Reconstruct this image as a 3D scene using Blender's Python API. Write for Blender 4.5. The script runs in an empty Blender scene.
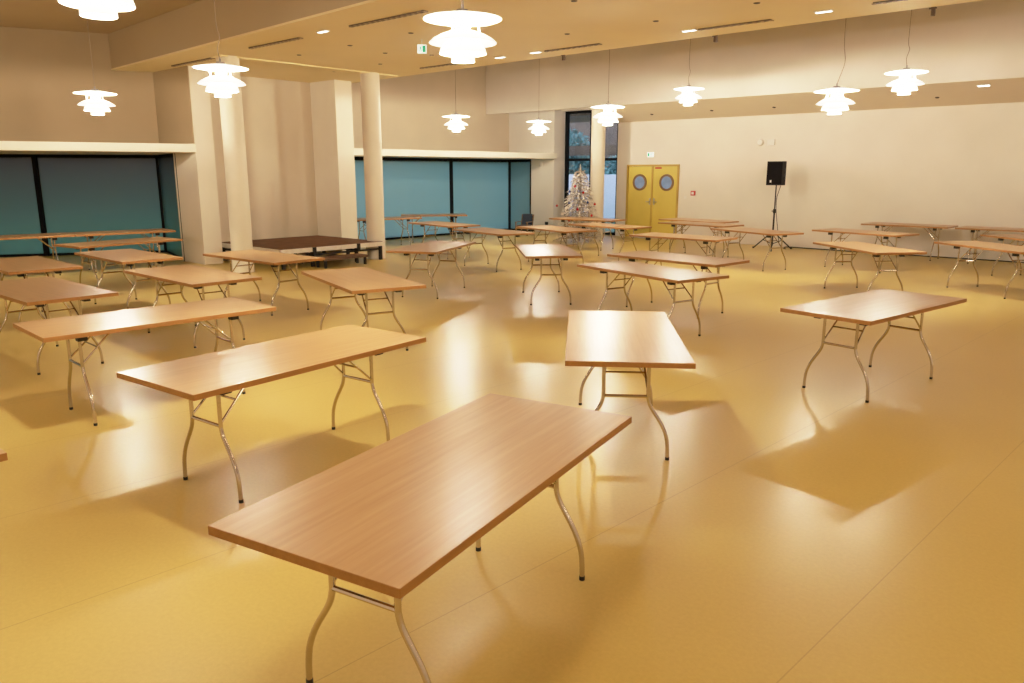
import bpy, bmesh, math, random
from mathutils import Vector, Matrix
random.seed(7)
C = bpy.context.scene.collection
CA, SA = math.cos(math.radians(42)), math.sin(math.radians(42))
def W(u, n):
    """room axes (u along the back wall, n towards it) -> world xy"""
    return (CA*u + SA*n, -SA*u + CA*n)
RZ = math.radians(-42)          # rotation of an object whose local x runs along u and local y along n

# ------------------------------------------------------------------ materials
def mat(name, base=(.8,.8,.8), rough=.5, metal=0., noise=None, emit=None, spec=.5, coat=0., bump=0.):
    m = bpy.data.materials.new(name); m.use_nodes = True
    nt = m.node_tree; b = nt.nodes['Principled BSDF']
    b.inputs['Base Color'].default_value = (*base, 1)
    b.inputs['Roughness'].default_value = rough
    b.inputs['Metallic'].default_value = metal
    b.inputs['Specular IOR Level'].default_value = spec
    b.inputs['Coat Weight'].default_value = coat
    if noise:
        sc, amt = noise
        tc = nt.nodes.new('ShaderNodeTexCoord'); nz = nt.nodes.new('ShaderNodeTexNoise')
        nz.inputs['Scale'].default_value = sc; nz.inputs['Detail'].default_value = 6
        r = nt.nodes.new('ShaderNodeValToRGB')
        lo = tuple(max(0, c*(1-amt)) for c in base); hi = tuple(min(1, c*(1+amt)) for c in base)
        r.color_ramp.elements[0].color = (*lo, 1); r.color_ramp.elements[1].color = (*hi, 1)
        r.color_ramp.elements[0].position = .3; r.color_ramp.elements[1].position = .7
        nt.links.new(tc.outputs['Object'], nz.inputs['Vector'])
        nt.links.new(nz.outputs['Fac'], r.inputs['Fac']); nt.links.new(r.outputs['Color'], b.inputs['Base Color'])
        if bump:
            bp = nt.nodes.new('ShaderNodeBump'); bp.inputs['Strength'].default_value = bump; bp.inputs['Distance'].default_value = .01
            nt.links.new(nz.outputs['Fac'], bp.inputs['Height']); nt.links.new(bp.outputs['Normal'], b.inputs['Normal'])
    if emit:
        b.inputs['Emission Color'].default_value = (*emit[0], 1); b.inputs['Emission Strength'].default_value = emit[1]
    return m

def floor_material():
    m = mat('yellow_linoleum', rough=.30, spec=.40)
    nt = m.node_tree; b = nt.nodes['Principled BSDF']; L = nt.links.new; N = nt.nodes.new
    tc = N('ShaderNodeTexCoord')
    n1 = N('ShaderNodeTexNoise'); n1.inputs['Scale'].default_value = .7; n1.inputs['Detail'].default_value = 4
    n2 = N('ShaderNodeTexNoise'); n2.inputs['Scale'].default_value = 45; n2.inputs['Detail'].default_value = 8; n2.inputs['Roughness'].default_value = .75
    L(tc.outputs['Object'], n1.inputs['Vector']); L(tc.outputs['Object'], n2.inputs['Vector'])
    r1 = N('ShaderNodeValToRGB'); e = r1.color_ramp.elements
    e[0].position = .1; e[0].color = (.63,.440,.120,1); e[1].position = .9; e[1].color = (.69,.505,.150,1)
    L(n1.outputs['Fac'], r1.inputs['Fac'])
    r2 = N('ShaderNodeValToRGB'); e = r2.color_ramp.elements
    e[0].position = .28; e[0].color = (.80,.78,.72,1); e[1].position = .8; e[1].color = (1,1,1,1)
    L(n2.outputs['Fac'], r2.inputs['Fac'])
    mx = N('ShaderNodeMix'); mx.data_type = 'RGBA'; mx.blend_type = 'MULTIPLY'; mx.inputs[0].default_value = .8
    L(r1.outputs['Color'], mx.inputs[6]); L(r2.outputs['Color'], mx.inputs[7])
    # welded sheet seams between the laid sheets
    sp = N('ShaderNodeSeparateXYZ')
    def line(sock, period, off, width):
        a = N('ShaderNodeMath'); a.operation = 'ADD'; a.inputs[1].default_value = off; L(sock, a.inputs[0])
        w = N('ShaderNodeMath'); w.operation = 'PINGPONG'; w.inputs[1].default_value = period/2; L(a.outputs[0], w.inputs[0])
        c = N('ShaderNodeMath'); c.operation = 'LESS_THAN'; c.inputs[1].default_value = width; L(w.outputs[0], c.inputs[0])
        return c.outputs[0]
    rot = N('ShaderNodeVectorRotate'); rot.rotation_type = 'Z_AXIS'; rot.inputs['Angle'].default_value = math.radians(3)
    L(tc.outputs['Object'], rot.inputs['Vector']); L(rot.outputs[0], sp.inputs[0])
    sl_ = line(sp.outputs[0], 1.242, 1.242*40+1.1, .003)
    mf = N('ShaderNodeMath'); mf.operation = 'MULTIPLY'; mf.inputs[1].default_value = .32; L(sl_, mf.inputs[0])
    m2 = N('ShaderNodeMix'); m2.data_type = 'RGBA'; L(mf.outputs[0], m2.inputs[0])
    L(mx.outputs[2], m2.inputs[6]); m2.inputs[7].default_value = (.20,.11,.03,1)
    L(m2.outputs[2], b.inputs['Base Color'])
    return m

def wood_material(name, lo, hi, rough, along='x'):
    m = mat(name, rough=rough, spec=.5); nt = m.node_tree; b = nt.nodes['Principled BSDF']; L = nt.links.new; N = nt.nodes.new
    tc = N('ShaderNodeTexCoord'); mp = N('ShaderNodeMapping')
    mp.inputs['Scale'].default_value = (1.2, 26, 26) if along == 'x' else (26, 1.2, 26)
    oi = N('ShaderNodeObjectInfo'); ad = N('ShaderNodeVectorMath'); ad.operation = 'ADD'
    sc = N('ShaderNodeMath'); sc.operation = 'MULTIPLY'; sc.inputs[1].default_value = 37; L(oi.outputs['Random'], sc.inputs[0])
    L(tc.outputs['Object'], mp.inputs['Vector']); L(mp.outputs[0], ad.inputs[0]); L(sc.outputs[0], ad.inputs[1])
    nz = N('ShaderNodeTexNoise'); nz.inputs['Scale'].default_value = 1.3; nz.inputs['Detail'].default_value = 5; nz.inputs['Roughness'].default_value = .65
    L(ad.outputs[0], nz.inputs['Vector'])
    r = N('ShaderNodeValToRGB'); r.color_ramp.elements[0].position = .3; r.color_ramp.elements[1].position = .72
    r.color_ramp.elements[0].color = (*lo, 1); r.color_ramp.elements[1].color = (*hi, 1)
    L(nz.outputs['Fac'], r.inputs['Fac']); L(r.outputs['Color'], b.inputs['Base Color'])
    return m

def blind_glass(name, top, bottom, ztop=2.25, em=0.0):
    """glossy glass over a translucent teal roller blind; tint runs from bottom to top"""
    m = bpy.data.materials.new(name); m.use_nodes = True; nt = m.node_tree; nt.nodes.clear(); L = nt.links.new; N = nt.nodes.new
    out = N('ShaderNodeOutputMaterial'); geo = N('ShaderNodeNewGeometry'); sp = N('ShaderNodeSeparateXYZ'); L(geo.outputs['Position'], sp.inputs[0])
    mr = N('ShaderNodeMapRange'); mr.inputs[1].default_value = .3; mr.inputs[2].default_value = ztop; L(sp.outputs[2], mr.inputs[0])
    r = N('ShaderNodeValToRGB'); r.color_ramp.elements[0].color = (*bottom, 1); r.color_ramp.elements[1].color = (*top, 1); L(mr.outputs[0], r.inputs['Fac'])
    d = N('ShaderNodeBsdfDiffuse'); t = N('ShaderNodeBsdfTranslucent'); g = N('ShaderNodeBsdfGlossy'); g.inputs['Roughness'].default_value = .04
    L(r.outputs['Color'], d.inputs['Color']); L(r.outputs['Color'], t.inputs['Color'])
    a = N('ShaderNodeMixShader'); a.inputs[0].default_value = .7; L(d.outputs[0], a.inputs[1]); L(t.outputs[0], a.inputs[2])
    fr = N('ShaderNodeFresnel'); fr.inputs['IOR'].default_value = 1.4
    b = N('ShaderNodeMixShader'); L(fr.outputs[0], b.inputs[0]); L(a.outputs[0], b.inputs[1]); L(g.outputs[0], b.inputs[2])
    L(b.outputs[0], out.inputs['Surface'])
    return m

def clear_glass(name):
    m = bpy.data.materials.new(name); m.use_nodes = True; nt = m.node_tree; nt.nodes.clear(); L = nt.links.new; N = nt.nodes.new
    out = N('ShaderNodeOutputMaterial'); t = N('ShaderNodeBsdfTransparent'); t.inputs['Color'].default_value = (.80,.86,.90,1)
    g = N('ShaderNodeBsdfGlossy'); g.inputs['Roughness'].default_value = .02; fr = N('ShaderNodeFresnel'); fr.inputs['IOR'].default_value = 1.45
    b = N('ShaderNodeMixShader'); L(fr.outputs[0], b.inputs[0]); L(t.outputs[0], b.inputs[1]); L(g.outputs[0], b.inputs[2]); L(b.outputs[0], out.inputs['Surface'])
    return m

LAMP_COL = (1.0,.86,.68)
M = dict(
    floor=floor_material(),
    wall=mat('cream_plaster', (.76,.70,.615), .8, noise=(1.2,.035), spec=.2),
    wall_tan=mat('tan_plaster', (.60,.50,.365), .8, noise=(1.0,.04), spec=.2),
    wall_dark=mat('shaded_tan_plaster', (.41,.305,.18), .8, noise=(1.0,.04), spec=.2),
    wall_recess=mat('recess_shade_plaster', (.68,.58,.44), .8, noise=(1.0,.04), spec=.2),  # shading of the recess put into a darker tan
    pier=mat('pale_cream_paint', (.78,.70,.57), .7, noise=(1.5,.03), spec=.2),
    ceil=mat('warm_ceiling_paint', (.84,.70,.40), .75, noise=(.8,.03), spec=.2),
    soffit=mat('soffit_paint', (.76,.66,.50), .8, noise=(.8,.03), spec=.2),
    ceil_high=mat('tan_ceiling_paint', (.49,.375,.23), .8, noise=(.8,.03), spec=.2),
    lintel=mat('lintel_cream', (.84,.77,.64), .65, noise=(2,.02), spec=.3),
    black=mat('black_frame', (.004,.005,.007), .7, noise=(8,.2), spec=.12),
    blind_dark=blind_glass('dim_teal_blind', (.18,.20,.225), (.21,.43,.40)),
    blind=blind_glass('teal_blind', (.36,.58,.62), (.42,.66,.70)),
    glass=clear_glass('clear_window_glass'),
    top=wood_material('beech_laminate', (.42,.235,.088), (.52,.31,.132), .31),
    edge=wood_material('beech_edge_band', (.33,.145,.038), (.40,.19,.055), .4),
    chrome=mat('chrome_tube', (.58,.51,.43), .13, 1.0, noise=(30,.04)),
    rubber=mat('black_rubber', (.012,.010,.010), .6, noise=(40,.3)),
    yellow=mat('yellow_door_paint', (.67,.52,.10), .45, noise=(2.5,.04)),
    yellow_trim=mat('ochre_door_frame', (.50,.33,.06), .5, noise=(3,.05)),
    ring=mat('brown_porthole_ring', (.22,.12,.05), .4, noise=(10,.2)),
    porthole=mat('bluish_porthole_glass', (.16,.22,.32), .08, noise=(4,.25), emit=((.25,.38,.60),.28)),  # opaque pane with a faint bluish glow put into it
    steel=mat('brushed_steel', (.55,.52,.48), .3, 1.0, noise=(40,.1)),
    shade=mat('white_lamp_shade', (.92,.90,.86), .4, noise=(5,.02), emit=((1.0,.95,.86),1.15)),  # emission added so the shades read as bulb-lit white
    lamp_bulb=mat('glowing_bulb', (1,1,1), .4, noise=(5,.01), emit=(LAMP_COL,4600.0)),
    added_glow=mat('added_lower_glow', (1,1,1), .4, noise=(5,.01), emit=(LAMP_COL,120.0)),
    cap=mat('grey_lamp_cap', (.35,.32,.30), .4, .6, noise=(20,.1)),
    cable=mat('tan_cable', (.34,.26,.18), .6, noise=(20,.1)),
    spot=mat('lit_downlight', (1,1,1), .4, noise=(5,.01), emit=((1,.96,.88),5.0)),
    dot=mat('dark_recess', (.06,.04,.025), .6, noise=(10,.2)),
    slot=mat('dark_slot', (.10,.065,.035), .6, noise=(10,.2)),
    slotfin=mat('slot_fin_brown', (.34,.24,.13), .5, noise=(10,.1)),
    bracket=mat('brown_bracket', (.10,.055,.03), .5, noise=(10,.2)),
    white=mat('white_plastic', (.78,.74,.68), .4, noise=(10,.02)),
    red=mat('red_plastic', (.50,.045,.03), .35, noise=(10,.1)),
    green=mat('sign_green', (.01,.22,.10), .4, noise=(10,.1), emit=((.02,.45,.22),.5)),
    signwhite=mat('lit_sign_white', (.9,.95,.95), .4, noise=(10,.01), emit=((.85,1,.98),.7)),
    deck=mat('dark_brown_deck', (.13,.060,.032), .75, noise=(6,.25), spec=.2),
    alu=mat('pale_aluminium', (.80,.74,.64), .4, .15, noise=(12,.06)),
    blackmetal=mat('black_metal', (.010,.008,.008), .4, .3, noise=(20,.2)),
    speaker=mat('black_speaker_shell', (.006,.005,.006), .7, noise=(30,.25)),
    speakergrille=mat('speaker_grille', (.006,.005,.006), .9, noise=(120,.5), spec=.15),
    needledark=mat('shaded_inner_branch', (.30,.23,.15), .8, noise=(6,.2)),
    needles=mat('white_tinsel_needles', (.72,.63,.50), .6, noise=(6,.15)),
    trunk=mat('tree_stem', (.35,.27,.19), .7, noise=(10,.2)),
    bauble=mat('red_bauble', (.42,.02,.03), .2, noise=(10,.1)),
    navybauble=mat('blue_bauble', (.04,.06,.16), .25, noise=(10,.1)),
    chairwood=wood_material('chair_wood', (.22,.12,.05), (.34,.20,.09), .45),
    navy=mat('navy_cushion', (.03,.045,.075), .8, noise=(20,.2)),
    greycush=mat('grey_seat_cushion', (.14,.12,.12), .8, noise=(20,.2)),
    extwall=mat('pale_outdoor_wall', (.78,.76,.86), .8, noise=(1.5,.04)),
    extbrown=mat('brown_eave_boards', (.13,.085,.065), .7, noise=(3,.2)),
    grass=mat('outdoor_grass', (.10,.20,.14), .9, noise=(5,.4)),
    leaf=mat('bluish_leaf', (.085,.19,.18), .6, noise=(2,.5)),
    bark=mat('dark_bark', (.06,.045,.035), .8, noise=(8,.3)),
)

# ------------------------------------------------------------------ mesh helpers
def obj(name, bm, mats, parent=None, kind=None, smooth=False):
    me = bpy.data.meshes.new(name)
    bmesh.ops.recalc_face_normals(bm, faces=bm.faces[:])
    bm.to_mesh(me); bm.free()
    for mm in (mats if isinstance(mats, (list, tuple)) else [mats]): me.materials.append(mm)
    if smooth:
        for p in me.polygons: p.use_smooth = True
        me.set_sharp_from_angle(angle=math.radians(40))
    o = bpy.data.objects.new(name, me); C.objects.link(o)
    if parent: o.parent = parent
    if kind: o['kind'] = kind
    return o
def tag(o, label, cat, group=None):
    o['label'] = label; o['category'] = cat
    if group: o['group'] = group
    return o
def thing(name, label, cat, loc=(0,0,0), rz=0, group=None):
    o = bpy.data.objects.new(name, None); C.objects.link(o); o.location = loc; o.rotation_euler = (0,0,rz); o.empty_display_size = .1
    return tag(o, label, cat, group)
def box(bm, x0, x1, y0, y1, z0, z1, mi=0, bev=0):
    r = bmesh.ops.create_cube(bm, size=1, matrix=Matrix.Translation(((x0+x1)/2,(y0+y1)/2,(z0+z1)/2)) @ Matrix.Diagonal((abs(x1-x0),abs(y1-y0),abs(z1-z0),1)))
    fs = {f for v in r['verts'] for f in v.link_faces}
    for f in fs: f.material_index = mi
    if bev:
        es = list({e for v in r['verts'] for e in v.link_edges})
        rr = bmesh.ops.bevel(bm, geom=es, offset=bev, segments=2, affect='EDGES', profile=.5)
        for f in rr['faces']: f.material_index = mi
def ubox(bm, u0, u1, n0, n1, z0, z1, mi=0):
    prism(bm, [W(u0,n0), W(u1,n0), W(u1,n1), W(u0,n1)], z0, z1, mi)
def prism(bm, pts, z0, z1, mi=0):
    a = [bm.verts.new((p[0],p[1],z0)) for p in pts]; b = [bm.verts.new((p[0],p[1],z1)) for p in pts]
    k = len(pts); fs = [bm.faces.new(a), bm.faces.new(b)]
    for i in range(k): fs.append(bm.faces.new((a[i],a[(i+1)%k],b[(i+1)%k],b[i])))
    for f in fs: f.material_index = mi
def wallseg(bm, p, q, z0, z1, t, mi=0):
    """upright slab from p to q, thickness t to the left of p->q"""
    d = Vector((q[0]-p[0], q[1]-p[1])).normalized(); nn = Vector((-d.y, d.x))*t
    prism(bm, [p, q, (q[0]+nn.x,q[1]+nn.y), (p[0]+nn.x,p[1]+nn.y)], z0, z1, mi)
def tube(bm, pts, r, seg=8, mi=0, cap=True):
    pts = [Vector(p) for p in pts]; rings = []
    rs = r if isinstance(r, (list, tuple)) else [r]*len(pts)
    ref = Vector((0,0,1))
    for i, p in enumerate(pts):
        d = (pts[min(i+1,len(pts)-1)] - pts[max(i-1,0)]).normalized()
        a = ref if abs(d.dot(ref)) < .95 else Vector((1,0,0))
        x = (px - d*px.dot(d)).normalized() if rings else d.cross(a).normalized()
        y = d.cross(x).normalized(); px = x
        rings.append([bm.verts.new(p + (x*math.cos(t)+y*math.sin(t))*rs[i]) for t in [2*math.pi*k/seg for k in range(seg)]])
    for a, b in zip(rings, rings[1:]):
        for k in range(seg):
            f = bm.faces.new((a[k], a[(k+1)%seg], b[(k+1)%seg], b[k])); f.material_index = mi
    if cap:
        for rg in (rings[0], rings[-1]):
            f = bm.faces.new(rg); f.material_index = mi
def lathe(bm, prof, seg=32, mi=0, closed=False):
    rings = []
    for r, z in prof:
        if r < 1e-5: rings.append([bm.verts.new((0,0,z))])
        else: rings.append([bm.verts.new((r*math.cos(2*math.pi*k/seg), r*math.sin(2*math.pi*k/seg), z)) for k in range(seg)])
    prs = list(zip(rings, rings[1:]))
    if closed: prs.append((rings[-1], rings[0]))
    for a, b in prs:
        for k in range(seg):
            v = [a[k%len(a)], a[(k+1)%len(a)], b[(k+1)%len(b)], b[k%len(b)]]
            vv = []
            for x in v:
                if x not in vv: vv.append(x)
            if len(vv) >= 3:
                f = bm.faces.new(vv); f.material_index = mi
def sphere(bm, c, r, u=12, v=8):
    bmesh.ops.create_uvsphere(bm, u_segments=u, v_segments=v, radius=r, matrix=Matrix.Translation(c))
def copy_tree(o, parent=None):
    c = o.copy(); C.objects.link(c); c.parent = parent
    for ch in list(o.children): copy_tree(ch, c)
    return c
def smooth_path(pts, n=6):
    out = []; P = [Vector(p) for p in pts]
    for i in range(len(P)-1):
        p0, p1, p2, p3 = P[max(i-1,0)], P[i], P[i+1], P[min(i+2,len(P)-1)]
        for k in range(n):
            t = k/n
            out.append(.5*((2*p1)+(p2-p0)*t+(2*p0-5*p1+4*p2-p3)*t*t+(3*p1-p0-3*p2+p3)*t**3))
    out.append(P[-1]); return out

# ------------------------------------------------------------------ camera
cam = bpy.data.cameras.new('camera'); co = bpy.data.objects.new('camera', cam); C.objects.link(co)
co.location = (0,0,1.889); co.rotation_euler = (math.radians(90-12.4436),0,0)
cam.sensor_width = 36; cam.lens = 767.06*36/1024; cam.clip_end = 200
bpy.context.scene.camera = co

# ------------------------------------------------------------------ room shell
def struct(name, bm, m, parent=None): return obj(name, bm, m, parent, 'structure')
bm = bmesh.new(); box(bm, -27,5.2,-5.2,19.75,-.1,0)
fl = struct('floor', bm, M['floor']); fl.rotation_euler.z = RZ

# back wall (with the double-door opening), tall-window surround, bay pier wall
bm = bmesh.new()
ubox(bm,-13.38,-13.00,19.55,19.85,0,5.5); ubox(bm,-13.00,-11.27,19.55,19.85,2.10,5.5); ubox(bm,-11.27,5.2,19.55,19.85,0,5.5)
ubox(bm,-15.52,-14.2,19.55,19.85,3.74,5.5); ubox(bm,-14.2,-13.38,19.55,19.85,3.74,5.5)
struct('wall_back', bm, M['wall'])
bm = bmesh.new()
ubox(bm,-16.46,-15.52,19.2,19.9,0,5.5); ubox(bm,-17.6,-16.46,19.2,19.5,2.3,5.5)
struct('wall_bay_end', bm, M['wall'])
bm = bmesh.new(); ubox(bm,-17.65,-17.42,11.4,19.2,2.46,5.5); struct('wall_over_window', bm, M['wall_tan'])
bm = bmesh.new(); ubox(bm,-16.5,-16.25,8.01,10.92,0,3.95); struct('wall_recess', bm, M['wall_recess'])
bm = bmesh.new(); ubox(bm,-17.6,-15.28,10.92,11.39,0,5.5); struct('wall_pier_right', bm, M['pier'])
bm = bmesh.new(); ubox(bm,-16.5,-15.48,7.61,8.01,0,4.0); struct('wall_pier_left', bm, M['pier'])
# left facet: return above the lintel and the upper wall
Aw = (-7.65,17.03); d26 = (math.cos(math.radians(26)), math.sin(math.radians(26)))
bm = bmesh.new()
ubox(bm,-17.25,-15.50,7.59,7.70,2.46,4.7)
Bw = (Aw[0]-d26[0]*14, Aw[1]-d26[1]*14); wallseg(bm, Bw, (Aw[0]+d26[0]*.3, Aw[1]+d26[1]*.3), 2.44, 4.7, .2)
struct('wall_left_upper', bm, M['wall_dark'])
bm = bmesh.new(); ubox(bm,-17.4,5.2,18.1,18.3,3.67,5.5); struct('wall_upstand', bm, M['wall'])
bm = bmesh.new(); ubox(bm,5,5.2,-5.2,19.7,0,5.5); struct('wall_right', bm, M['wall'])
bm = bmesh.new(); ubox(bm,-27,5,-5.2,-5,0,5.5); struct('wall_front', bm, M['wall'])
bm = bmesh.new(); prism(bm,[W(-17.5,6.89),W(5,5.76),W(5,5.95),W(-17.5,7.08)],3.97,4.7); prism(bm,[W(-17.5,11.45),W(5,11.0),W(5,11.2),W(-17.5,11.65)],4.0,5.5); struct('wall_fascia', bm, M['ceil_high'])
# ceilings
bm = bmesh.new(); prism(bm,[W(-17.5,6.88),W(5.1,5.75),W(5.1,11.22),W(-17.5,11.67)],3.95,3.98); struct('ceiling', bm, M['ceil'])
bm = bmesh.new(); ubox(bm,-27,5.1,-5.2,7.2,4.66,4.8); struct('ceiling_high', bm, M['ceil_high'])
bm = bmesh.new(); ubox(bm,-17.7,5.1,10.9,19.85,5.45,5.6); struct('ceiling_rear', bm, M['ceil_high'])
# sloped soffit at the back wall
bm = bmesh.new()
a = [(*W(-13.42,18.15),3.67), (*W(5.1,18.15),3.67), (*W(5.1,19.58),3.31), (*W(-13.42,19.58),3.31)]
lo = [bm.verts.new(p) for p in a]; hi = [bm.verts.new((p[0],p[1],p[2]+.12)) for p in a]
bm.faces.new(lo); bm.faces.new(hi)
for i in range(4): bm.faces.new((lo[i],lo[(i+1)%4],hi[(i+1)%4],hi[i]))
struct('ceiling_soffit', bm, M['soffit'])
bm = bmesh.new(); ubox(bm,-13.95,-13.6,7.3,11.39,3.925,3.955); struct('ceiling_beam', bm, M['ceil'])
# round columns
for i, (u, n, h) in enumerate([(-13.78,7.53,3.949),(-13.76,10.75,3.949),(-13.28,18.42,3.7)]):
    bm = bmesh.new(); lathe(bm, [(.20,0),(.20,h)], 40)
    o = struct('column', bm, M['pier'], None); o.location = (*W(u,n),0)
    for p in o.data.polygons: p.use_smooth = True
# lintels / bay roofs
g1 = [(-8.32-.952*t, 18.52-.305*t) for t in (0, 15.3)]
bm = bmesh.new(); L0 = (-6.40,16.02); prism(bm, [L0, (-7.05,16.65), (-8.30,18.62), (g1[1][0],g1[1][1]+.1), (L0[0]-d26[0]*14.5, L0[1]-d26[1]*14.5)], 2.285, 2.45)
struct('trim_1', bm, M['lintel'])
bm = bmesh.new(); prism(bm, [W(-15.85,11.4), W(-15.40,19.2), W(-17.6,19.2), W(-17.6,11.4)], 2.30, 2.465)
struct('trim_2', bm, M['lintel'])

# glazed bays: black frames with teal panes
def bay(name, pts, mull, pm, ztop):
    """pts: polyline of glass line corners (room side); mull: extra mullion points"""
    bm = bmesh.new()
    for p, q in zip(pts, pts[1:]):
        wallseg(bm, p, q, ztop, ztop+.10, .09); wallseg(bm, p, q, 0, .06, .09)
    for (x, y, w) in mull: box(bm, x-w, x+w, y-w, y+w, 0, ztop+.08)
    f = struct(name, bm, M['black'])
    for p, q in zip(pts, pts[1:]):
        b = bmesh.new(); wallseg(b, p, q, .05, ztop+.02, .02)
        struct('pane', b, pm, f)
    return f
cor1 = (-8.32,18.52)
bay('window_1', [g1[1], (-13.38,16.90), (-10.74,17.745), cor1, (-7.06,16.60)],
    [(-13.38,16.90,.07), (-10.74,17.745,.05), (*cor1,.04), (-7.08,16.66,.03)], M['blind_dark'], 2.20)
bay('window_2', [W(-17.4,11.42), W(-17.4,13.6), W(-17.4,16.55), W(-17.4,19.22), W(-16.50,19.22)],
    [(*W(-17.4,13.6),.05), (*W(-17.4,16.55),.055), (*W(-17.4,19.2),.045), (*W(-16.50,19.24),.035)], M['blind'], 2.20)
# tall clear window in the corner
bm = bmesh.new(); U0, U1 = -15.47, -13.40
for u in (U0, U1-.1): ubox(bm,u,u+.1,19.68,19.78,0,3.74)
ubox(bm,-14.5,-14.4,19.68,19.78,0,3.74)
for z in (0, 2.23, 3.66): ubox(bm,U0,U1,19.68,19.78,z,z+.08)
wf = struct('window_3', bm, M['black'])
for a_, b_ in ((U0,-14.45),(-14.45,U1)):
    for z0, z1 in ((.05,2.26),(2.28,3.7)):
        b = bmesh.new(); ubox(b,a_+.05,b_-.02,19.72,19.735,z0,z1); struct('pane', b, M['glass'], wf)

# double door
bm = bmesh.new()
ubox(bm,-13.00,-12.955,19.5,19.7,0,2.10); ubox(bm,-11.315,-11.27,19.5,19.7,0,2.10); ubox(bm,-13.00,-11.27,19.5,19.7,2.06,2.105)
struct('trim_3', bm, M['yellow_trim'])
def door(name, u0, u1, pc, hu, red):
    bm = bmesh.new(); ubox(bm,u0,u1,19.545,19.6,.01,2.055); d = struct(name, bm, M['yellow'])
    def disc(nm, r0, r1, n0, n1, m, z=1.6):
        b = bmesh.new(); lathe(b, [(r0,n0),(r1,n0),(r1,n1),(r0,n1)], 36, closed=True) if r0 > 0 else lathe(b, [(0,n0),(r1,n0),(r1,n1),(0,n1)], 36)
        o = struct(nm, b, m, d); x, y = W(pc, 19.545)
        o.matrix_local = Matrix.Translation((x,y,z)) @ Matrix.Rotation(RZ,4,'Z') @ Matrix.Rotation(math.radians(90),4,'X')
    disc('porthole_ring', .175, .235, -.01, .03, M['ring']); disc('porthole_glass', 0, .18, -.005, .012, M['porthole'])
    b = bmesh.new(); ubox(b,hu-.02,hu+.02,19.53,19.546,.96,1.15)
    s = 1 if red else -1
    p, q = W(hu,19.5), W(hu+.11*s,19.5); w = W(hu,19.545)
    tube(b, [(*w,1.05),(*p,1.05),(*q,1.05)], .012, 8); struct('door_handle', b, M['steel'], d)
    if red:
        b = bmesh.new(); ubox(b,-12.05,-11.85,19.525,19.546,1.985,2.03); struct('red_tab', b, M['red'], d)
door('door_1', -12.95, -12.15, -12.56, -12.20, False)
door('door_2', -12.13, -11.32, -11.66, -12.06, True)
bm = bmesh.new(); ubox(bm,-12.165,-12.115,19.52,19.55,.01,2.05); struct('trim_4', bm, M['yellow_trim'])

# ------------------------------------------------------------------ folding tables
def leg_profile():
    return [(.147,.715),(.147,.60),(.147,.46),(.149,.425),(.164,.375),(.197,.32),(.232,.265),(.260,.21),(.280,.15),(.288,.085),(.290,.02)]
def make_table():
    t = thing('folding_table', '', 'table', group='beech folding tables')
    bm = bmesh.new()
    box(bm, -.9,.9,-.4,.4,.711,.745, 1, .0025)
    for f in bm.faces:
        if abs(f.normal.z) > .9 and f.calc_center_median().z > .74: f.material_index = 0
    obj('tabletop', bm, [M['top'], M['edge']], t)
    for sx in (-1,1):
        x = .6*sx
        for sy in (-1,1):
            bm = bmesh.new()
            tube(bm, smooth_path([(x, sy*y, z) for y, z in leg_profile()], 3), .0125, 10)
            lg = obj('leg', bm, M['chrome'], t, smooth=True)
            bm = bmesh.new(); tube(bm, [(x,sy*.290,.020),(x,sy*.290,0)], .0138, 10); obj('foot_cap', bm, M['rubber'], lg)
            bm = bmesh.new(); box(bm, x-.035,x+.035, sy*.205-.032, sy*.205+.032, .650,.712,0,.004); obj('hinge_block', bm, M['rubber'], t)
        bm = bmesh.new(); tube(bm, [(x,-.147,.440),(x,.147,.440)], .011, 8); obj('crossbar', bm, M['chrome'], t, smooth=True)
        bm = bmesh.new(); xi = .33*sx
        for sy in (-1,1): tube(bm, [(x,sy*.147,.455),(xi,sy*.12,.712)], .0075, 8)
        k = .45; xm = x+(xi-x)*k; zm = .455+(.712-.455)*k; ym = .147+(.12-.147)*k
        tube(bm, [(xm,-ym,zm),(xm,ym,zm)], .0075, 8); obj('folding_brace', bm, M['chrome'], t, smooth=True)
    return t
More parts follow.
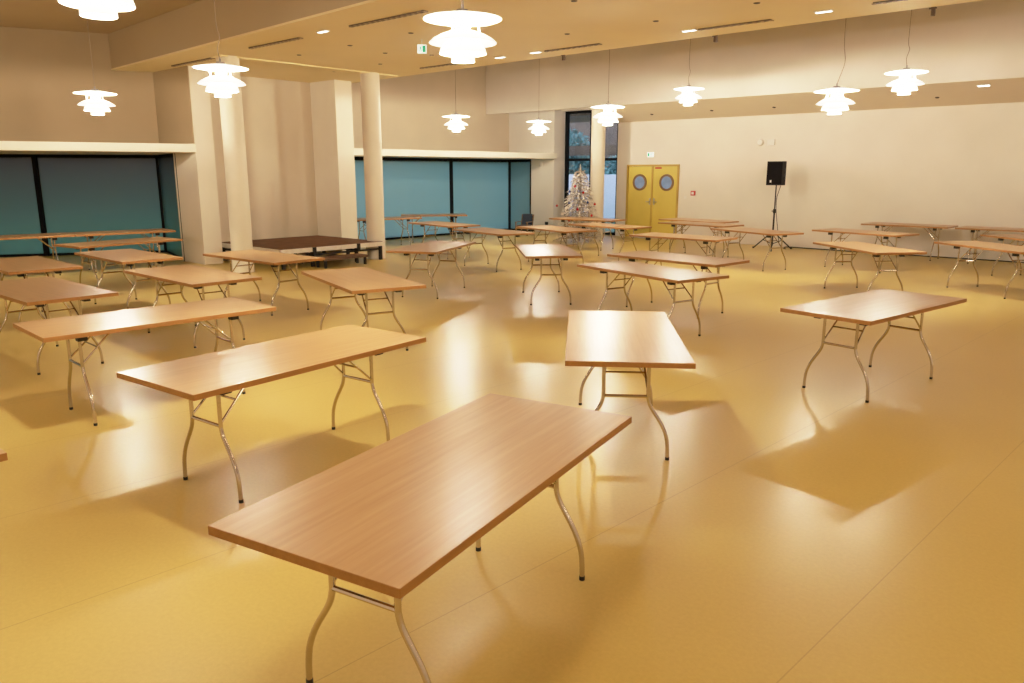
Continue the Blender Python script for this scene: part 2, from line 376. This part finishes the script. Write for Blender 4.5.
T = [
 (-0.217,2.936,60.3,'largest beech folding table, nearest the viewer, its front feet cut by the bottom edge'),
 (-2.995,2.598,50,'beech folding table cut off at the left edge, only one bare top corner showing'),
 (-1.464,4.838,53.7,'beech folding table just behind and left of the nearest big table, second largest in view'),
 (-2.967,6.215,45.6,'long-looking beech folding table on the left with a white lamp glare on its top'),
 (3.269,6.783,38.7,'beech folding table standing alone on open floor at the right, nearest on that side'),
 (0.805,5.489,85.1,'beech folding table seen end-on in the centre, right behind the nearest big table'),
 (1.647,9.211,122.6,'nearer of two parallel beech folding tables in the centre, behind the end-on middle table'),
 (2.264,10.604,132.6,'farther of two parallel beech folding tables in the centre, just behind its twin'),
 (0.518,11.636,94.7,'small-looking beech folding table seen squarely end-on, left of the two parallel centre tables'),
 (-1.245,12.239,73.5,'beech folding table on open floor just right of the stage and second round column'),
 (-1.693,8.473,120.7,'beech folding table in front of the stage step, behind the second largest table'),
 (-3.511,10.789,140.0,'beech folding table directly in front of the left round column, hiding part of the stage'),
 (-3.732,8.849,137.4,'beech folding table in front of the left white pier, behind the one with lamp glare'),
 (-5.472,10.911,137.0,'beech folding table left of the white pier, next before the two along the dim window'),
 (-4.785,7.70,139.3,'beech folding table cut by the left edge, directly behind the table with lamp glare'),
 (-6.274,9.855,136.5,'beech folding table cut by the left edge, second behind the table with lamp glare'),
 (-6.632,13.051,56.0,'beech folding table one row in front of the dim left window, ending at the pier'),
 (-7.72,15.30,40.0,'beech folding table farthest along the dim left window, its end near the window corner'),
 (-9.124,14.166,39.7,'beech folding table along the dim left window, cut by the left edge'),
 (-0.401,15.504,124.7,'beech folding table in front of the low wooden armchair and bright teal window'),
 (0.915,16.225,121.1,'beech folding table between the low armchair and the white tree, left of the tree'),
 (1.90,19.584,-38.0,'beech folding table closest to the white christmas tree, across the front of its branches'),
 (2.148,17.141,128.3,'beech folding table second in front of the white christmas tree, reaching the yellow door'),
 (3.128,14.184,136.7,'beech folding table in front of the yellow double door, behind the two parallel centre tables'),
 (4.906,15.589,115.2,'beech folding table standing in front of the tripod speaker stand'),
 (4.561,19.028,-50.0,'farther of two overlapping beech folding tables right beside the yellow double door, near the wall'),
 (4.304,17.727,-50.0,'nearer of two overlapping beech folding tables right of the yellow double door'),
 (6.956,15.274,122.6,'beech folding table right of the speaker stand, behind a similar one in line with it'),
 (5.574,12.110,97.9,'beech folding table on the right, directly behind the lone right-hand table'),
 (8.899,17.368,-43.5,'beech folding table close to the back wall, casting a brown shadow on it'),
 (10.29,16.02,-44.0,'beech folding table along the back wall, farthest of the three cut by the right edge'),
 (9.33,13.72,-84.0,'beech folding table cut by the right edge, middle of the three there'),
 (7.698,12.225,-79.3,'beech folding table at the right edge, nearest and most complete of the three there'),
 (-2.17,21.55,8.0,'beech folding table farthest back along the bright teal window, lying across the view'),
 (-3.30,19.90,32.0,'beech folding table half hidden behind the second round column before the teal window'),
 (-1.566,17.699,-52.4,'beech folding table in front of the teal window, behind the one beside the stage'),
]
proto = make_table()
for i, (x, y, th, lab) in enumerate(T):
    o = proto if i == 0 else copy_tree(proto)
    o.location = (x,y,0); o.rotation_euler = (0,0,math.radians(th)); o['label'] = lab

# ------------------------------------------------------------------ pendant lamps
def make_lamp():
    t = thing('pendant_lamp', '', 'lamp', group='tiered white pendant lamps')
    def ring(nm, prof, m, parent=t):
        bm = bmesh.new(); lathe(bm, prof, 40); o = obj(nm, bm, m, parent, smooth=True); return o
    s = obj('lamp_shade', (lambda b: (lathe(b, [(.02,.05),(.10,.042),(.22,.022),(.325,0),(.322,-.006),(.20,.008),(.08,.018),(0,.02)], 48), b)[1])(bmesh.new()), M['shade'], t, smooth=True)
    for prof in ([(.075,-.100),(.13,-.107),(.19,-.127),(.245,-.157),(.283,-.190),(.279,-.193),(.241,-.162),(.186,-.133),(.127,-.113),(.075,-.106)],
                 [(.130,-.172),(.16,-.195),(.185,-.235),(.198,-.275),(.194,-.277),(.180,-.238),(.155,-.199),(.130,-.177)],
                 [(.085,-.255),(.096,-.285),(.100,-.337),(.096,-.339),(.092,-.285),(.081,-.257)]):
        bm = bmesh.new(); lathe(bm, prof, 48, closed=True); obj('lamp_shade', bm, M['shade'], t, smooth=True)
    bm = bmesh.new(); lathe(bm, [(0,-.048),(.045,-.048),(.058,-.058),(.058,-.072),(.045,-.082),(0,-.082)], 20); obj('bulb', bm, M['lamp_bulb'], t, smooth=True)
    bm = bmesh.new(); lathe(bm, [(0,.014),(.03,.012),(.03,-.046),(0,-.046)], 16); lathe(bm, [(.045,-.083),(.06,-.108),(.052,-.112),(.037,-.086)], 20, closed=True); obj('lamp_neck', bm, M['shade'], t, smooth=True)
    bm = bmesh.new(); lathe(bm, [(0,-.318),(.088,-.318),(.088,-.330),(0,-.334)], 24); obj('added_glow_disc', bm, M['added_glow'], t, smooth=True)  # emitter disc added in the bottom tier to send more light down
    bm = bmesh.new()
    for k in range(3):
        a = 2*math.pi*k/3+.5; c, s_ = math.cos(a), math.sin(a)
        tube(bm, [(.125*c,.125*s_,.012),(.145*c,.145*s_,-.12),(.14*c,.14*s_,-.19),(.09*c,.09*s_,-.285)], .005, 6)
    obj('strut', bm, M['shade'], t)
    bm = bmesh.new(); lathe(bm, [(0,.11),(.012,.11),(.012,.075),(.05,.07),(.055,.045),(0,.045)], 20); obj('lamp_cap', bm, M['cap'], t, smooth=True)
    return t
def ceil_z(x, y):
    n = SA*x + CA*y
    return 4.66 if n < 6.3 else (3.95 if n < 11.3 else 5.45)
LP = [
 (-2.37,4.70,3.10,'nearest tiered white pendant lamp, cut off by the top of the picture'),
 (-6.88,13.25,3.16,'tiered white pendant lamp hanging in front of the dim left window'),
 (-3.58,9.93,3.14,'tiered white pendant lamp hanging in front of the left round column'),
 (-.41,6.78,3.13,'large tiered white pendant lamp at top centre beside the hanging exit sign'),
 (-1.30,18.50,3.15,'tiered white pendant lamp hanging over the bright teal window'),
 (.70,20.80,3.18,'smallest tiered white pendant lamp, left of the tall clear window'),
 (1.84,15.30,3.11,'tiered white pendant lamp hanging in front of the third round column'),
 (3.83,17.40,3.65,'tiered white pendant lamp hanging high right of the yellow double door'),
 (4.95,12.25,3.10,'tiered white pendant lamp with a bent cable, lower of the two at right'),
 (6.40,13.10,3.47,'tiered white pendant lamp on the far right, above and right of its neighbour'),
]
lamp0 = make_lamp()
lamps = [lamp0] + [copy_tree(lamp0) for _ in LP[1:]]
for i, (x, y, z, lab) in enumerate(LP):
    o = lamps[i]
    o.location = (x,y,z); o['label'] = lab; o.rotation_euler = (0,0,i*1.3)
    zc = ceil_z(x,y)-z
    bm = bmesh.new()
    if i == 8: tube(bm, smooth_path([(0,0,.1),(.03,.0,.20),(.10,.02,.42),(.06,0,.66),(.05,0,.95),(.05,0,1.3),(.05,0,zc)],4), .005, 6)
    elif i in (2,7,9): tube(bm, smooth_path([(0,0,.1),(-.02,0,.22),(.015,0,.36),(-.015,0,.50),(-.015,0,zc*.6),(-.015,0,zc)],4), .005, 6)
    else: tube(bm, [(0,0,.1),(0,0,zc)], .005 if i != 3 else .012, 6)
    cb = obj('cable', bm, M['cable'], o); cb.rotation_euler = (0,0,-i*1.3)

# ------------------------------------------------------------------ ceiling fittings
def slot(u0, u1, n, lab, fins, lit=None):
    t = thing('ceiling_vent', lab, 'vent', (*W((u0+u1)/2,n),3.95), RZ, 'slot vents in the ceiling')
    h = (u1-u0)/2
    bm = bmesh.new(); box(bm,-h,h,-.045,.045,-.012,.004); obj('vent_frame', bm, M['slot'], t)
    bm = bmesh.new(); k = max(4, int(h*2/.11))
    for i in range(k+1):
        x = -h + 2*h*i/k
        box(bm, x-.022, x+.022, -.03,.03,-.02,-.010)
    obj('vent_fin', bm, M['slotfin'], t)
slot(-9.6,-8.0,7.2,'dark slot vent in the ceiling beside the large top-centre lamp',1)
slot(-12.5,-11.0,7.27,'dark slot vent in the ceiling above the stage',1)
slot(-15.7,-14.1,7.41,'dark slot vent in the ceiling behind the left column lamp',1)
slot(-12.3,-11.1,10.92,'dark slot vent in the ceiling behind the large top-centre lamp',1)
slot(-9.0,-7.85,10.88,'dark slot vent with a lit spot at its end, right of the large lamp',1)
slot(-6.0,-4.9,10.8,'dark slot vent at the ceiling edge above the high lamp',1)
slot(-3.5,-2.9,10.63,'dark slot vent at the ceiling edge at far right',1)
def downlight(u, n, z, lab, tilt=0):
    t = thing('downlight', lab, 'downlight', (*W(u,n),z), RZ, 'lit ceiling downlights'); t.rotation_euler = (tilt,0,RZ)
    bm = bmesh.new(); box(bm,-.12,.12,-.045,.045,-.014,.004,0,.004); obj('downlight_frame', bm, M['white'], t)
    bm = bmesh.new(); box(bm,-.10,.10,-.028,.028,-.018,-.008); obj('downlight_lens', bm, M['spot'], t)
downlight(-10.26,7.17,3.95,'lit downlight between the two ceiling vents left of the large lamp')
downlight(-10.09,10.88,3.95,'small lit downlight just right of the large top-centre lamp')
downlight(-9.22,10.86,3.95,'lit downlight at the end of the vent right of the large lamp')
downlight(-6.15,10.76,3.95,'lit downlight beside the vent above the high lamp')
downlight(-4.15,10.71,3.95,'bright lit downlight above the lamp with a bent cable')
sl = math.atan2(-.36,1.43)
downlight(-3.78,18.42,3.67-.27*.252,'lit downlight in the sloped soffit at far right', sl)
for (u, n) in [(-12.61,8.28),(-11.06,8.25),(-11.28,9.17),(-12.46,10.0),(-14.08,10.08),(-9.41,8.16),(-10.84,9.88),(-6.21,8.04),(-6.15,9.83),(-7.7,9.81),(-4.59,9.66)]:
    bm = bmesh.new(); lathe(bm, [(0,-.008),(.035,-.008),(.045,0),(.0,0)], 16)
    o = obj('recessed_spotlight', bm, M['dot']); o.location = (*W(u,n),3.951)
    tag(o, 'small dark unlit recessed spotlight in the low yellowish ceiling', 'spotlight', 'unlit recessed spotlights')
for (px_u, k) in [(-11.90,.62),(-10.07,.6),(-8.40,.62),(-4.75,.6)]:
    n = 18.1+1.45*k
    bm = bmesh.new(); lathe(bm, [(0,-.010),(.035,-.010),(.045,0),(.0,0)], 16)
    o = obj('recessed_spotlight', bm, M['dot']); o.location = (*W(px_u,n),3.67-.252*(n-18.15)-.002); o.rotation_euler = (sl,0,RZ)
    tag(o, 'small dark unlit recessed spotlight in the sloped soffit over the back wall', 'spotlight', 'unlit soffit spotlights')
for (u, n, lab) in [(-9.09,11.5,'small brown bracket hanging at the ceiling edge left of the high lamps'),(-6.1,11.5,'small brown bracket with side arms at the ceiling edge between the high lamps'),(-3.04,11.5,'small brown bracket hanging at the ceiling edge near the far right lamp')]:
    bm = bmesh.new(); box(bm,-.02,.02,-.04,.02,-.13,.02,0,.004); box(bm,-.045,.045,-.04,-.02,-.05,-.03)
    o = obj('ceiling_bracket', bm, M['bracket']); o.location = (*W(u,n),3.99); o.rotation_euler = (0,0,RZ); tag(o, lab, 'bracket', 'brown ceiling brackets')

# exit signs: lit white plates with a green running figure and arrow
def exit_sign(loc, rz, w, h, lab, hang):
    t = thing('exit_sign', lab, 'sign', loc, rz)
    bm = bmesh.new(); box(bm,-w/2,w/2,-.02,.02,-h/2,h/2,0,.004); obj('sign_plate', bm, M['signwhite'], t)
    bm = bmesh.new(); y = -.024
    def poly(p):
        f = [bm.verts.new((a*w, y, b*h)) for a, b in p]; bm.faces.new(f)
    poly([(-.40,-.36),(-.10,-.36),(-.10,.36),(-.40,.36)] if not hang else [(.05,-.38),(.40,-.38),(.40,.38),(.05,.38)])
    # running figure: head, torso, arms, legs ; arrow
    s = 1 if hang else -1
    ox = -.16*s
    poly([(ox+.03+.06*math.cos(2*math.pi*k/8), .30+.09*math.sin(2*math.pi*k/8)) for k in range(8)])
    poly([(ox-.05,.18),(ox+.05,.2),(ox+.02,-.06),(ox-.06,-.06)])
    poly([(ox+.04,.18),(ox+.16,.02),(ox+.13,-.02),(ox+.02,.1)])
    poly([(ox-.04,.18),(ox-.17,.06),(ox-.15,.01),(ox-.04,.1)])
    poly([(ox-.06,-.05),(ox+.0,-.05),(ox-.12,-.36),(ox-.19,-.34)])
    poly([(ox-.02,-.05),(ox+.03,-.05),(ox+.17,-.22),(ox+.12,-.27)])
    obj('sign_pictogram', bm, M['green'], t)
    bm = bmesh.new()
    if hang: tube(bm, [(0,0,h/2),(0,0,3.95-loc[2])], .008, 6)
    else: box(bm,-w/2+.02,w/2-.02,.02,.05,-h/2+.01,h/2-.01)
    obj('sign_mount', bm, M['white'], t)
exit_sign((-1.43,12.9,3.80), 0.12, .145, .13, 'small hanging exit sign with green figure beside the large top-centre lamp', True)
exit_sign((*W(-12.20,19.49),2.38), RZ, .20, .13, 'lit exit sign with green figure on the wall above the yellow double door', False)

# wall fittings
def wallbox(name, u, z, w, h, d, m, lab, cat, rnd=False):
    bm = bmesh.new()
    if rnd:
        lathe(bm, [(0,d),(w*.35,d*.95),(w*.5,d*.4),(w*.5,0),(0,0)], 20); o = obj(name, bm, m, smooth=True)
        o.rotation_euler = (math.radians(90),0,RZ)
    else:
        box(bm,-w/2,w/2,-d,0,-h/2,h/2,0,.008); o = obj(name, bm, m); o.rotation_euler = (0,0,RZ)
    o.location = (*W(u,19.549),z); tag(o, lab, cat); return o
o = wallbox('fire_alarm', -10.8,1.32,.13,.13,.05,M['red'],'small red fire alarm call point on the wall right of the yellow doors','alarm')
bm = bmesh.new(); box(bm,-.035,.035,-.055,-.049,-.035,.035); f = obj('alarm_glass', bm, M['white'], o)
wallbox('light_switch', -11.05,1.20,.085,.085,.012,M['white'],'small white light switch on the wall beside the yellow doors','switch')
wallbox('wall_sensor', -8.93,2.64,.17,.17,.07,M['white'],'round white detector on the back wall above the loudspeaker, left one','sensor',True)
wallbox('wall_lamp_box', -8.64,2.635,.19,.15,.06,M['white'],'square white box on the back wall beside the round detector','box')
bm = bmesh.new(); lathe(bm, [(0,.05),(.05,.045),(.075,.02),(.075,0),(0,0)], 18); o = obj('wall_sensor', bm, M['white'], smooth=True)
o.location = (*W(-16.05,19.2),2.12); o.rotation_euler = (math.radians(90),0,RZ); tag(o, 'small round white detector on the end wall below the right lintel', 'sensor')
bm = bmesh.new(); box(bm,-.06,.06,-.04,0,-.05,.05,0,.01); o = obj('wall_socket', bm, M['blackmetal']); o.location = (*W(-15.78,19.2),.29); o.rotation_euler = (0,0,RZ)
tag(o, 'small dark wall socket box low on the wall left of the white tree', 'socket')

# ------------------------------------------------------------------ stage with step
SU0, SU1, SN0, SN1 = -16.0, -13.45, 8.15, 10.75
st = thing('stage', 'low dark brown portable stage with pale metal edge between the white piers', 'stage', (*W((SU0+SU1)/2,(SN0+SN1)/2),0), RZ)
hx, hy = (SU1-SU0)/2, (SN1-SN0)/2
bm = bmesh.new(); box(bm,-hx+.03,hx-.03,-hy+.03,hy-.03,.35,.402); obj('deck', bm, M['deck'], st)
bm = bmesh.new()
for a in ((-hx,hx,-hy,-hy+.035),(-hx,hx,hy-.035,hy),(-hx,-hx+.035,-hy,hy),(hx-.035,hx,-hy,hy)): box(bm,*a,.31,.397)
obj('edge_frame', bm, M['alu'], st)
for x in (-hx+.1, 0, hx-.08):
    for y in (-hy+.10, -hy+.78, hy-.72, hy-.07):
        bm = bmesh.new(); box(bm,x-.03,x+.03,y-.03,y+.03,0,.33); obj('leg', bm, M['blackmetal'], st)
for y in (-hy+.78, hy-.72):
    bm = bmesh.new(); box(bm,hx-.01,hx+.02,y-.04,y+.04,.24,.40); obj('clamp', bm, M['blackmetal'], st)
bm = bmesh.new()
for y in (-hy+.10, -hy+.78, hy-.72, hy-.07): box(bm,-hx+.1,hx-.08,y-.015,y+.015,.24,.28)
for x in (-hx+.1, hx-.08): box(bm,x-.015,x+.015,-hy+.1,hy-.07,.22,.26)
obj('underframe', bm, M['blackmetal'], st)
bm = bmesh.new(); tube(bm, [(hx-.35,-.4,.16),(hx-.35,.25,.16)], .02, 8); tube(bm, [(hx-.35,-.4,.16),(hx-.3,-.1,.22),(hx-.35,.25,.16)], .012, 8)
box(bm,hx-.4,hx-.3,-.15,0,.13,.2); obj('folding_bar', bm, M['steel'], st)
sp_ = thing('stage_step', 'low dark wooden step standing against the front of the stage', 'step', (*W(-13.22,9.55),0), RZ)
bm = bmesh.new(); box(bm,-.17,.17,-.68,.40,.165,.205,0,.004); obj('tread', bm, M['deck'], sp_)
bm = bmesh.new(); box(bm,.150,.185,-.69,.41,.15,.20); obj('edge_strip', bm, M['bracket'], sp_)
for x in (-.13,.14):
    for y in (-.62,.36):
        bm = bmesh.new(); box(bm,x-.022,x+.022,y-.022,y+.022,0,.17); obj('leg', bm, M['blackmetal'], sp_)

# ------------------------------------------------------------------ speaker on its tripod
SX, SY = 6.49, 19.22
t = thing('speaker_stand', 'black tripod speaker stand on the floor by the back wall', 'stand', (SX,SY,0), RZ)
bm = bmesh.new(); tube(bm, [(0,0,.10),(0,0,.95)], .022, 10); tube(bm, [(0,0,.95),(0,0,1.575)], .016, 10); obj('pole', bm, M['blackmetal'], t, smooth=True)
bm = bmesh.new(); lathe(bm, [(0,.90),(.035,.90),(.035,1.0),(0,1.0)], 14); tube(bm, [(0,0,.95),(-.07,0,.95)], .012, 8); obj('collar', bm, M['blackmetal'], t)
bm = bmesh.new(); lathe(bm, [(0,.40),(.034,.40),(.034,.47),(0,.47)], 14); obj('hub', bm, M['blackmetal'], t)
for a in (52, 172, 292):
    c, s = math.cos(math.radians(a)), math.sin(math.radians(a))
    bm = bmesh.new(); tube(bm, [(.02*c,.02*s,.44),(.52*c,.52*s,.015)], .016, 8); lg = obj('leg', bm, M['blackmetal'], t)
    bm = bmesh.new(); sphere(bm, (.53*c,.53*s,.022), .022); obj('rubber_foot', bm, M['rubber'], lg)
    bm = bmesh.new(); tube(bm, [(0,0,.14),(.27*c,.27*s,.235)], .010, 6); obj('brace', bm, M['blackmetal'], t)
t = thing('loudspeaker', 'black box loudspeaker mounted on the tripod by the back wall', 'speaker', (SX,SY,1.578), math.radians(-28))
t.scale = (.92,.92,.95)
bm = bmesh.new()
prism(bm, [(-.235,-.19),(.17,-.19),(.235,-.08),(.20,.16),(-.16,.16)], 0, .60)
obj('cabinet', bm, M['speaker'], t)
bm = bmesh.new(); box(bm,-.225,.155,-.205,-.188,.02,.58,0,.006); obj('grille', bm, M['speakergrille'], t)
bm = bmesh.new(); box(bm,-.14,-.10,-.212,-.204,.07,.13); obj('badge', bm, M['white'], t)
for z in (.22,.36):
    bm = bmesh.new(); box(bm,.19,.225,-.165,-.10,z,z+.06,0,.01); obj('port', bm, M['rubber'], t)
bm = bmesh.new(); tube(bm, smooth_path([(SX+.12,SY+.02,1.57),(SX+.09,SY+.06,1.42),(SX+.05,SY+.05,1.25),(SX+.06,SY+.05,.95),(SX+.13,SY+.05,.5),(SX+.22,SY+.1,.12),(SX+.35,SY+.1,.012)],6), .008, 6)
tag(obj('speaker_cable', bm, M['rubber']), 'thin black cable hanging from the loudspeaker down beside its stand', 'cable')
bm = bmesh.new(); pts = [(*W(-8.0+.55*i, 19.40+.015*math.sin(i*1.7)),.014) for i in range(20)]
tube(bm, smooth_path([(SX+.36,SY+.06,.014)]+pts[0:],3), .014, 6)
tag(obj('floor_cable', bm, M['rubber']), 'black cable running along the foot of the back wall on the floor', 'cable')

# ------------------------------------------------------------------ white christmas tree
tx, ty = 1.86, 21.40
t = thing('christmas_tree', 'white artificial christmas tree with red baubles before the tall window', 'tree', (tx,ty,0))
bm = bmesh.new(); tube(bm, [(0,0,.02),(0,0,1.9)], [.03,.012], 8); obj('trunk', bm, M['trunk'], t)
bm = bmesh.new()
for a in (0,120,240):
    c, s = math.cos(math.radians(a)), math.sin(math.radians(a)); tube(bm, [(0,0,.15),(.28*c,.28*s,.012)], .014, 6)
obj('tree_stand', bm, M['trunk'], t)
bm = bmesh.new(); rnd = random.Random(3)
def blade(p, d, ln, w):
    side = d.cross(Vector((rnd.uniform(-1,1),rnd.uniform(-1,1),rnd.uniform(-1,1)))).normalized()*w
    a, b, c = bm.verts.new(p-side), bm.verts.new(p+side), bm.verts.new(p+d*ln)
    f = bm.faces.new((a,b,c)); f.material_index = 1 if (math.hypot(p.x,p.y) < .8*(.66*(1-(p.z-.1)/2.05)) and rnd.random() < .75) or rnd.random() < .12 else 0
for lv in range(19):
    z = .16 + 1.72*(lv/18)**.95
    R = .68*(1-(z-.10)/2.0)**.85 + .06
    k = max(6, int(24*R/.6))
    for j in range(k):
        a = 2*math.pi*(j+rnd.random()*.6)/k + lv*.7; rr = R*rnd.uniform(.8,1.08)
        c, s = math.cos(a), math.sin(a)
        path = [Vector((c*rr*q, s*rr*q, z+.05*math.sin(q*2.2)-.13*q*q*(.5+R))) for q in (0,.25,.5,.75,1)]
        tube(bm, path, [.008,.007,.006,.005,.003], 4)
        for q in range(4):
            for m_ in range(7):
                p = path[q].lerp(path[q+1], rnd.random()); d0 = (path[q+1]-path[q]).normalized()
                dd = (d0*.6 + Vector((rnd.uniform(-1,1),rnd.uniform(-1,1),rnd.uniform(-.9,.6)))*.75).normalized()
                blade(p, dd, rnd.uniform(.05,.11), .013)
for m_ in range(60):
    blade(Vector((0,0,1.78+.22*rnd.random())), Vector((rnd.uniform(-1,1),rnd.uniform(-1,1),rnd.uniform(.2,1.4))).normalized(), .09, .010)
tube(bm, [(0,0,1.85),(0,0,2.10)], [.02,.008], 6)
fo = obj('foliage', bm, [M['needles'], M['needledark']], t)
bl = [(-.16,-.42,1.52,1),(-.58,-.20,1.00,1),(-.10,-.58,.92,1),(.05,-.35,1.35,1),(.25,-.52,.75,1),(-.30,-.52,.62,1),(.02,-.62,.52,1),(.33,-.44,1.05,1),
      (-.28,-.35,1.38,0),(-.30,-.45,1.08,0),(.15,-.52,1.10,0),(-.05,-.64,.68,0),(.38,-.46,.52,0)]
for (x, y, z, red) in [(a*1.1,b*1.1,c,d) for a,b,c,d in bl]:
    q = math.hypot(x,y)
    bm = bmesh.new(); sphere(bm, (0,0,0), .032, 14, 10); tube(bm, [(0,0,.030),(0,0,.048)], .009, 8)
    o = obj('bauble', bm, M['bauble'] if red else M['navybauble'], smooth=True); o.location = (tx+x,ty+y,z)
    if red: tag(o, 'shiny red bauble hanging on the front of the white christmas tree', 'bauble', 'red tree baubles')
    else: tag(o, 'shiny dark blue bauble hanging on the front of the white christmas tree', 'bauble', 'dark blue tree baubles')

# ------------------------------------------------------------------ low wooden armchair
t = thing('armchair', 'low wooden armchair with navy back cushion against the teal window end', 'chair', (.38,23.75,0), math.radians(-24))
t.scale = (.78,.85,.88)
for s in (-1,1):
    bm = bmesh.new(); box(bm,s*.24-.02,s*.24+.02,-.28,-.24,0,.46); obj('leg', bm, M['chairwood'], t)
    bm = bmesh.new(); tube(bm, [(s*.24,.28,0),(s*.24,.22,.30),(s*.24,.34,.70)], .022, 6); obj('leg', bm, M['chairwood'], t)
    bm = bmesh.new(); box(bm,s*.24-.03,s*.24+.03,-.32,.26,.45,.475,0,.006); obj('arm', bm, M['chairwood'], t)
bm = bmesh.new()
for z in (.44,.54,.66): box(bm,-.24,.24,.28,.305,z,z+.035)
obj('back_slat', bm, M['chairwood'], t)
bm = bmesh.new(); box(bm,-.22,.22,-.26,.24,.22,.26); obj('seat_frame', bm, M['chairwood'], t)
bm = bmesh.new(); box(bm,-.215,.215,-.27,.22,.26,.36,0,.03); obj('seat_cushion', bm, M['greycush'], t)
bm = bmesh.new(); box(bm,-.21,.21,-.05,.05,0,.40,0,.03); o = obj('back_cushion', bm, M['navy'], t); o.location = (0,.235,.33); o.rotation_euler = (math.radians(-14),0,0)

# ------------------------------------------------------------------ outdoors beyond the tall window
bm = bmesh.new(); ubox(bm,-60,20,19.95,70,-.15,-.05); struct('ground', bm, M['grass'])
bm = bmesh.new(); ubox(bm,-40,-4,26,26.25,-.05,1.80); struct('wall_outdoor', bm, M['extwall'])
bm = bmesh.new(); ubox(bm,-45,-4,34,34.3,-.05,7.5); struct('wall_beyond', bm, M['extbrown'])
bm = bmesh.new(); ubox(bm,-30,-4,20.0,22.6,3.62,3.75); ubox(bm,-30,-4,23.8,23.95,2.50,2.86); struct('trim_5', bm, M['extbrown'])
def leafy(x, y, h, r, seed, lab):
    t = thing('leafy_tree', lab, 'tree', (x,y,-.05)); rnd = random.Random(seed)
    bm = bmesh.new(); tube(bm, [(0,0,0),(.05,.03,h*.5),(0,0,h*.9)], [.12,.09,.03], 8); obj('trunk', bm, M['bark'], t)
    bm = bmesh.new()
    for k in range(2600):
        v = Vector((rnd.gauss(0,1),rnd.gauss(0,1),rnd.gauss(0,1))).normalized()*r*rnd.random()**.4
        p = Vector((v.x, v.y, h*.62+v.z*h*.38/r))
        d = Vector((rnd.uniform(-1,1),rnd.uniform(-1,1),rnd.uniform(-1,1))).normalized(); e = d.orthogonal().normalized()
        s = rnd.uniform(.06,.14)
        f = [bm.verts.new(p+d*s), bm.verts.new(p+e*s*.5), bm.verts.new(p-d*s), bm.verts.new(p-e*s*.5)]; bm.faces.new(f)
    obj('foliage', bm, M['leaf'], t)
x, y = W(-22.7,29.5); leafy(x, y, 3.9, 1.1, 1, 'leafy tree outside the tall window, seen through its left pane')
x, y = W(-19.7,29.2); leafy(x, y, 2.75, 1.1, 2, 'leafy tree outside the tall window, seen through its right pane')

# ------------------------------------------------------------------ light
w = bpy.data.worlds.new('dusk'); bpy.context.scene.world = w; w.use_nodes = True
bg = w.node_tree.nodes['Background']; bg.inputs[0].default_value = (.72,.80,1.0,1); bg.inputs[1].default_value = 3.8
def fill_light(u, n, z, e, r=.25):  # bare point lights added out of view to light the room
    l = bpy.data.lights.new('unseen_fill', 'POINT'); l.energy = e; l.color = LAMP_COL; l.shadow_soft_size = r
    o = bpy.data.objects.new('unseen_fill', l); C.objects.link(o); o.location = (*W(u,n),z)
for u, n in [(-1.0,4.7),(3.0,4.7),(-6.6,-.5),(-11,0.9),(-2.0,1.2),(2.5,0.5),(-16,1.5),(-3,-3),(1.5,12.4),(1.5,15.3)]:
    fill_light(u, n, 2.9, 76 if n < 3 else 53)

sc = bpy.context.scene
sc.view_settings.view_transform = 'Standard'; sc.view_settings.look = 'None'; sc.view_settings.exposure = 0; sc.view_settings.gamma = 1
# film response: a soft shoulder so that lit surfaces roll off instead of clipping
sc.view_settings.use_curve_mapping = True
cm = sc.view_settings.curve_mapping; cm.white_level = (3,3,3); cm.extend = 'HORIZONTAL'
cv = cm.curves[3]
for x_, y_ in [(.08,.255),(.20,.59),(.33,.81),(.60,.96)]: cv.points.new(x_, y_)
cm.update()
sc.cycles.max_bounces = 8; sc.cycles.diffuse_bounces = 4; sc.cycles.glossy_bounces = 4; sc.cycles.transparent_max_bounces = 12
sc.cycles.sample_clamp_indirect = 6; sc.cycles.caustics_reflective = False; sc.cycles.caustics_refractive = False
sc.cycles.use_denoising = True
